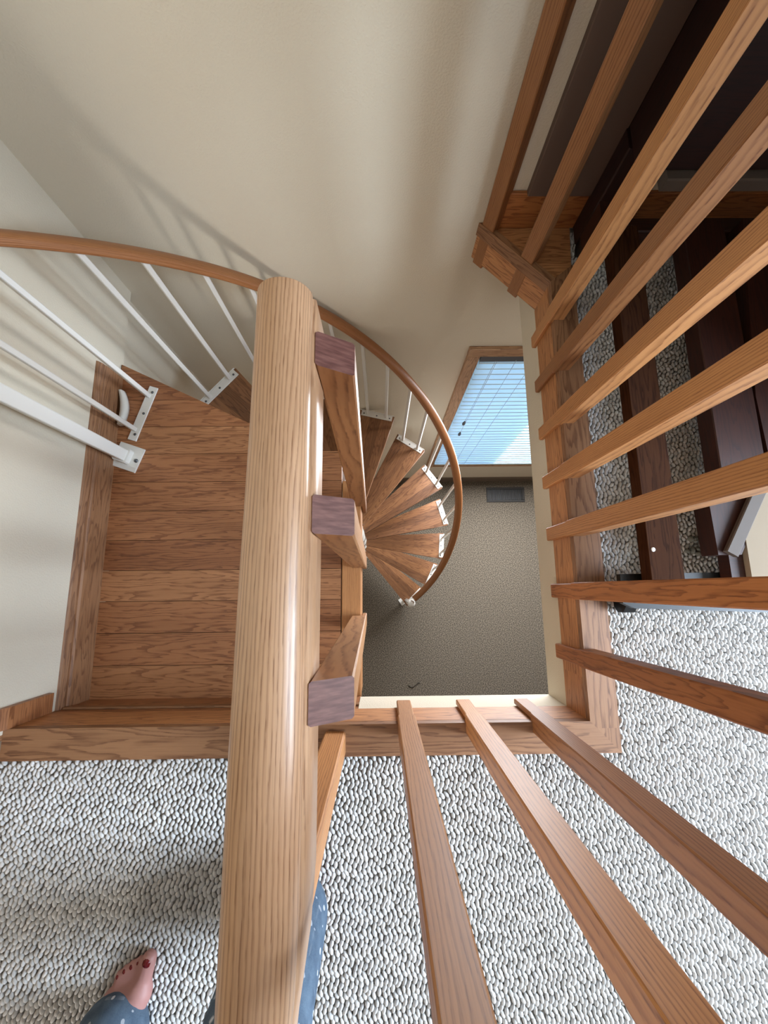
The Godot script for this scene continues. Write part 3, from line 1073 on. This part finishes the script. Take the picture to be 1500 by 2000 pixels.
# ---------------------------------------------------------------- person
# tapered capsules joined by a smooth minimum on a grid, meshed as surface nets
func nets(st: SurfaceTool, bones: Array, cell: float, k: float) -> void:
	var lo := Vector3(1e9, 1e9, 1e9)
	var hi := -lo
	for b in bones:
		var r: float = maxf(b[2], b[3]) + 3.0 * cell + k
		for p in [b[0], b[1]]:
			lo = lo.min(p - Vector3.ONE * r)
			hi = hi.max(p + Vector3.ONE * r)
	var n := Vector3i((hi - lo) / cell) + Vector3i.ONE * 2
	var f := PackedFloat32Array()
	f.resize(n.x * n.y * n.z)
	f.fill(9.0)
	for b in bones:
		var a: Vector3 = b[0]
		var e: Vector3 = b[1] - b[0]
		var ra: float = b[2]
		var rb: float = b[3]
		var sq_y: float = b[4] if b.size() > 4 else 1.0     # flattening in depth (z)
		var pad := maxf(ra, rb) * maxf(1.0, sq_y) + 2.5 * cell + k
		var l0 := Vector3i((a.min(b[1]) - Vector3.ONE * pad - lo) / cell).max(Vector3i.ZERO)
		var h0 := (Vector3i((a.max(b[1]) + Vector3.ONE * pad - lo) / cell) + Vector3i.ONE).min(n - Vector3i.ONE)
		var sc := Vector3(1, 1, 1.0 / sq_y)
		var es := e * sc
		var ee := maxf(es.length_squared(), 1e-9)
		for z in range(l0.z, h0.z + 1):
			for y in range(l0.y, h0.y + 1):
				for x in range(l0.x, h0.x + 1):
					var p := (lo + Vector3(x, y, z) * cell - a) * sc
					var t := clampf(p.dot(es) / ee, 0.0, 1.0)
					var d := (p - es * t).length() - lerpf(ra, rb, t)
					var i := (z * n.y + y) * n.x + x
					var o := f[i]
					if o > 8.0:
						f[i] = d
					else:
						var h := maxf(k - absf(o - d), 0.0) / k
						f[i] = minf(o, d) - h * h * k * 0.25
	var idx := {}
	var step := [1, n.x, n.x * n.y]
	for z in range(0, n.z - 1):
		for y in range(0, n.y - 1):
			for x in range(0, n.x - 1):
				var i := (z * n.y + y) * n.x + x
				var f0 := f[i]
				if f0 > 4.0 * cell + 0.05:
					continue
				var m := Vector3.ZERO
				var c := 0
				for e in 12:
					var ax: int = e >> 2
					var q := i
					var base := Vector3(x, y, z)
					var u := (ax + 1) % 3
					var v := (ax + 2) % 3
					if e & 1:
						q += step[u]
						base[u] += 1
					if e & 2:
						q += step[v]
						base[v] += 1
					var fa := f[q]
					var fb: float = f[q + step[ax]]
					if (fa < 0.0) != (fb < 0.0):
						base[ax] += fa / (fa - fb)
						m += base
						c += 1
				if c > 0:
					idx[i] = lo + m / c * cell
	st.set_smooth_group(1)
	for i in idx:
		var inside := f[i] < 0.0
		for ax in 3:
			var other: float = f[i + step[ax]]
			if inside == (other < 0.0):
				continue
			var u: int = step[(ax + 1) % 3]
			var v: int = step[(ax + 2) % 3]
			if not (idx.has(i - u) and idx.has(i - v) and idx.has(i - u - v)):
				continue
			var p0: Vector3 = idx[i]
			var p1: Vector3 = idx[i - u]
			var p2: Vector3 = idx[i - u - v]
			var p3: Vector3 = idx[i - v]
			if inside:
				quad(st, p0, p1, p2, p3, Vector2.ZERO, Vector2.ZERO, Vector2.ZERO, Vector2.ZERO)
			else:
				quad(st, p3, p2, p1, p0, Vector2.ZERO, Vector2.ZERO, Vector2.ZERO, Vector2.ZERO)

func hand_bones(w: Vector3, f: Vector3, thumb: Vector3) -> Array:
	# wrist, finger direction, thumb side
	var out := []
	var palm := w + f * 0.075
	out.append([w, palm, 0.023, 0.026, 0.8])
	var down := f.cross(thumb).normalized()
	for k in 4:
		var root := palm + thumb * (0.026 - 0.0175 * k)
		var l: float = [0.036, 0.041, 0.038, 0.030][k]
		var mid := root + f * l + down * 0.006
		out.append([root - f * 0.02, mid, 0.009, 0.0085])
		out.append([mid, mid + (f * 0.75 + down * 0.65).normalized() * l * 0.9, 0.0085, 0.007])
	var tr := w + f * 0.03 + thumb * 0.022
	var tm := tr + (f * 0.6 + thumb * 0.8).normalized() * 0.034
	out.append([tr, tm, 0.0115, 0.0095])
	out.append([tm, tm + (f * 0.9 + thumb * 0.3).normalized() * 0.028, 0.0095, 0.008])
	return out

func foot_bones(ankle: Vector3, f: Vector3, inner: Vector3) -> Array:
	var out := []
	var g := Vector3(ankle.x, 0.0, ankle.z)
	var heel := g - f * 0.045 + Vector3(0, 0.032, 0)
	var ball_in := g + f * 0.115 + inner * 0.022 + Vector3(0, 0.026, 0)
	var ball_out := g + f * 0.09 - inner * 0.026 + Vector3(0, 0.022, 0)
	out.append([ankle, heel, 0.036, 0.030])
	out.append([ankle, ball_in, 0.036, 0.022])
	out.append([heel, ball_out, 0.028, 0.018])
	out.append([ball_in, ball_out, 0.022, 0.018])
	for k in 5:
		var root := ball_in.lerp(ball_out, [0.0, 0.34, 0.57, 0.79, 1.0][k]) + f * 0.008 - Vector3(0, 0.004, 0)
		var l: float = [0.050, 0.046, 0.042, 0.037, 0.030][k]
		var r: float = [0.0150, 0.0092, 0.0088, 0.0084, 0.0080][k]
		var tip := root + (f + inner * (0.02 - 0.03 * k)).normalized() * l
		tip.y = r + 0.008
		out.append([root, tip, r * 1.05, r * 0.92])
	return out

func build_person() -> void:
	var g := thing("person", "person in blue jeans with bare foot, standing at the railing seen from above", "person", Vector3(-0.34, 0, 0.80))
	var st := S()
	var hip_l := Vector3(-0.43, 0.80, 0.86)
	var hip_r := Vector3(-0.26, 0.80, 0.84)
	var knee_l := Vector3(-0.48, 0.44, 0.88)
	var knee_r := Vector3(-0.185, 0.43, 0.645)
	var ank_l := Vector3(-0.53, 0.075, 0.89)
	var ank_r := Vector3(-0.185, 0.075, 0.625)
	var f_l := Vector3(0.22, 0, -0.97).normalized()
	var f_r := Vector3(0.05, 0, -1.0).normalized()
	var pel := Vector3(-0.345, 0.84, 0.85)
	var chest := Vector3(-0.32, 1.12, 0.74)
	var neck := Vector3(-0.30, 1.27, 0.66)
	var head := Vector3(-0.29, 1.42, 0.60)
	var sh_l := Vector3(-0.47, 1.21, 0.69)
	var sh_r := Vector3(-0.14, 1.21, 0.67)
	var el_l := Vector3(-0.42, 1.07, 0.47)
	var el_r := Vector3(-0.04, 1.10, 0.44)
	var wr_l := Vector3(-0.21, 1.14, 0.30)
	var wr_r := Vector3(0.01, 1.16, 0.26)
	var body := [
		[pel, chest, 0.115, 0.115, 0.8], [chest, neck, 0.10, 0.05], [neck, head + Vector3(0, -0.04, 0), 0.045, 0.05],
		[head + Vector3(0, 0.035, 0.012), head + Vector3(0, -0.05, -0.01), 0.078, 0.058],
		[head + Vector3(0, -0.02, -0.075), head + Vector3(0, 0.01, -0.066), 0.014, 0.008],
		[head + Vector3(-0.078, 0.0, 0.015), head + Vector3(-0.078, 0.02, 0.018), 0.014, 0.014], [head + Vector3(0.078, 0.0, 0.015), head + Vector3(0.078, 0.02, 0.018), 0.014, 0.014],
		[sh_l, sh_r, 0.055, 0.055], [sh_l, el_l, 0.045, 0.036], [sh_r, el_r, 0.045, 0.036], [el_l, wr_l, 0.036, 0.024], [el_r, wr_r, 0.036, 0.024],
		[hip_l, knee_l, 0.075, 0.05], [hip_r, knee_r, 0.075, 0.05], [knee_l, ank_l, 0.05, 0.033], [knee_r, ank_r, 0.05, 0.033], [hip_l, hip_r, 0.09, 0.09]]
	nets(st, body, 0.014, 0.03)
	nets(st, foot_bones(ank_l, f_l, Vector3(0.97, 0, 0.22)), 0.0042, 0.008)
	nets(st, foot_bones(ank_r, f_r, Vector3(-1, 0, 0)), 0.0055, 0.008)
	nets(st, hand_bones(wr_l, Vector3(0.75, 0.1, -0.65).normalized(), Vector3(0.3, 0.9, 0.2).normalized()), 0.005, 0.006)
	nets(st, hand_bones(wr_r, Vector3(-0.1, 0.2, -0.97).normalized(), Vector3(-0.6, 0.8, 0.1).normalized()), 0.005, 0.006)
	var bd := put(g, "body", st, M.skin)
	# toenails of the bare foot
	var inner := Vector3(0.97, 0, 0.22)
	var fb := foot_bones(ank_l, f_l, inner)
	for k in 5:
		var b: Array = fb[4 + k]
		var tip: Vector3 = b[1]
		var r: float = b[3]
		st = S()
		ball(st, tip + Vector3(0, r * 0.72, 0) - f_l * r * 0.1, Vector3(r * 0.62, r * 0.38, r * 0.66), 10, 6)
		put(bd, "toenail", st, M.nail)
	# clothes
	st = S()
	nets(st, [[hip_l, hip_r, 0.115, 0.115], [pel, pel + Vector3(0.01, 0.08, -0.03), 0.125, 0.120, 0.85],
		[hip_l, knee_l, 0.098, 0.076], [hip_r, knee_r, 0.098, 0.076],
		[knee_l, ank_l + f_l * 0.01 + Vector3(0, 0.03, 0), 0.076, 0.074], [knee_r, ank_r + f_r * 0.02 + Vector3(0, 0.03, 0), 0.076, 0.078],
		[ank_l + Vector3(0, 0.05, 0), ank_l + f_l * 0.055 + Vector3(0, -0.022, 0), 0.07, 0.066],
		[knee_r + Vector3(0.03, -0.03, -0.05), knee_r + Vector3(0.04, -0.1, -0.03), 0.035, 0.03], [knee_r + Vector3(0.03, -0.16, -0.035), ank_r + Vector3(0.03, 0.14, -0.04), 0.03, 0.034]], 0.012, 0.028)
	put(g, "jeans", st, M.denim)
	st = S()
	nets(st, [[pel + Vector3(0, 0.05, 0), chest, 0.128, 0.128, 0.82], [chest, neck - Vector3(0, 0.03, 0), 0.112, 0.075], [sh_l, sh_r, 0.068, 0.068], [sh_l, el_l, 0.060, 0.05], [sh_r, el_r, 0.060, 0.05], [el_l, wr_l.lerp(el_l, 0.12), 0.05, 0.038], [el_r, wr_r.lerp(el_r, 0.12), 0.05, 0.038]], 0.014, 0.03)
	put(g, "top", st, plain(Color(0.22, 0.24, 0.30), 0.9))
	st = S()
	nets(st, [[head + Vector3(0, 0.05, 0.022), head + Vector3(0, 0.0, 0.045), 0.083, 0.07], [head + Vector3(0, -0.02, 0.05), neck + Vector3(0, 0.0, 0.06), 0.06, 0.035]], 0.012, 0.02)
	put(g, "hair", st, plain(Color(0.20, 0.13, 0.08), 0.6))

func _ready() -> void:
	rng.seed = 4242
	camera_and_light()
	make_materials()
	build_setting()
	build_landing()
	build_spiral()
	build_railings()
	build_window()
	build_bed()
	build_small()
	build_person()
	carpet()
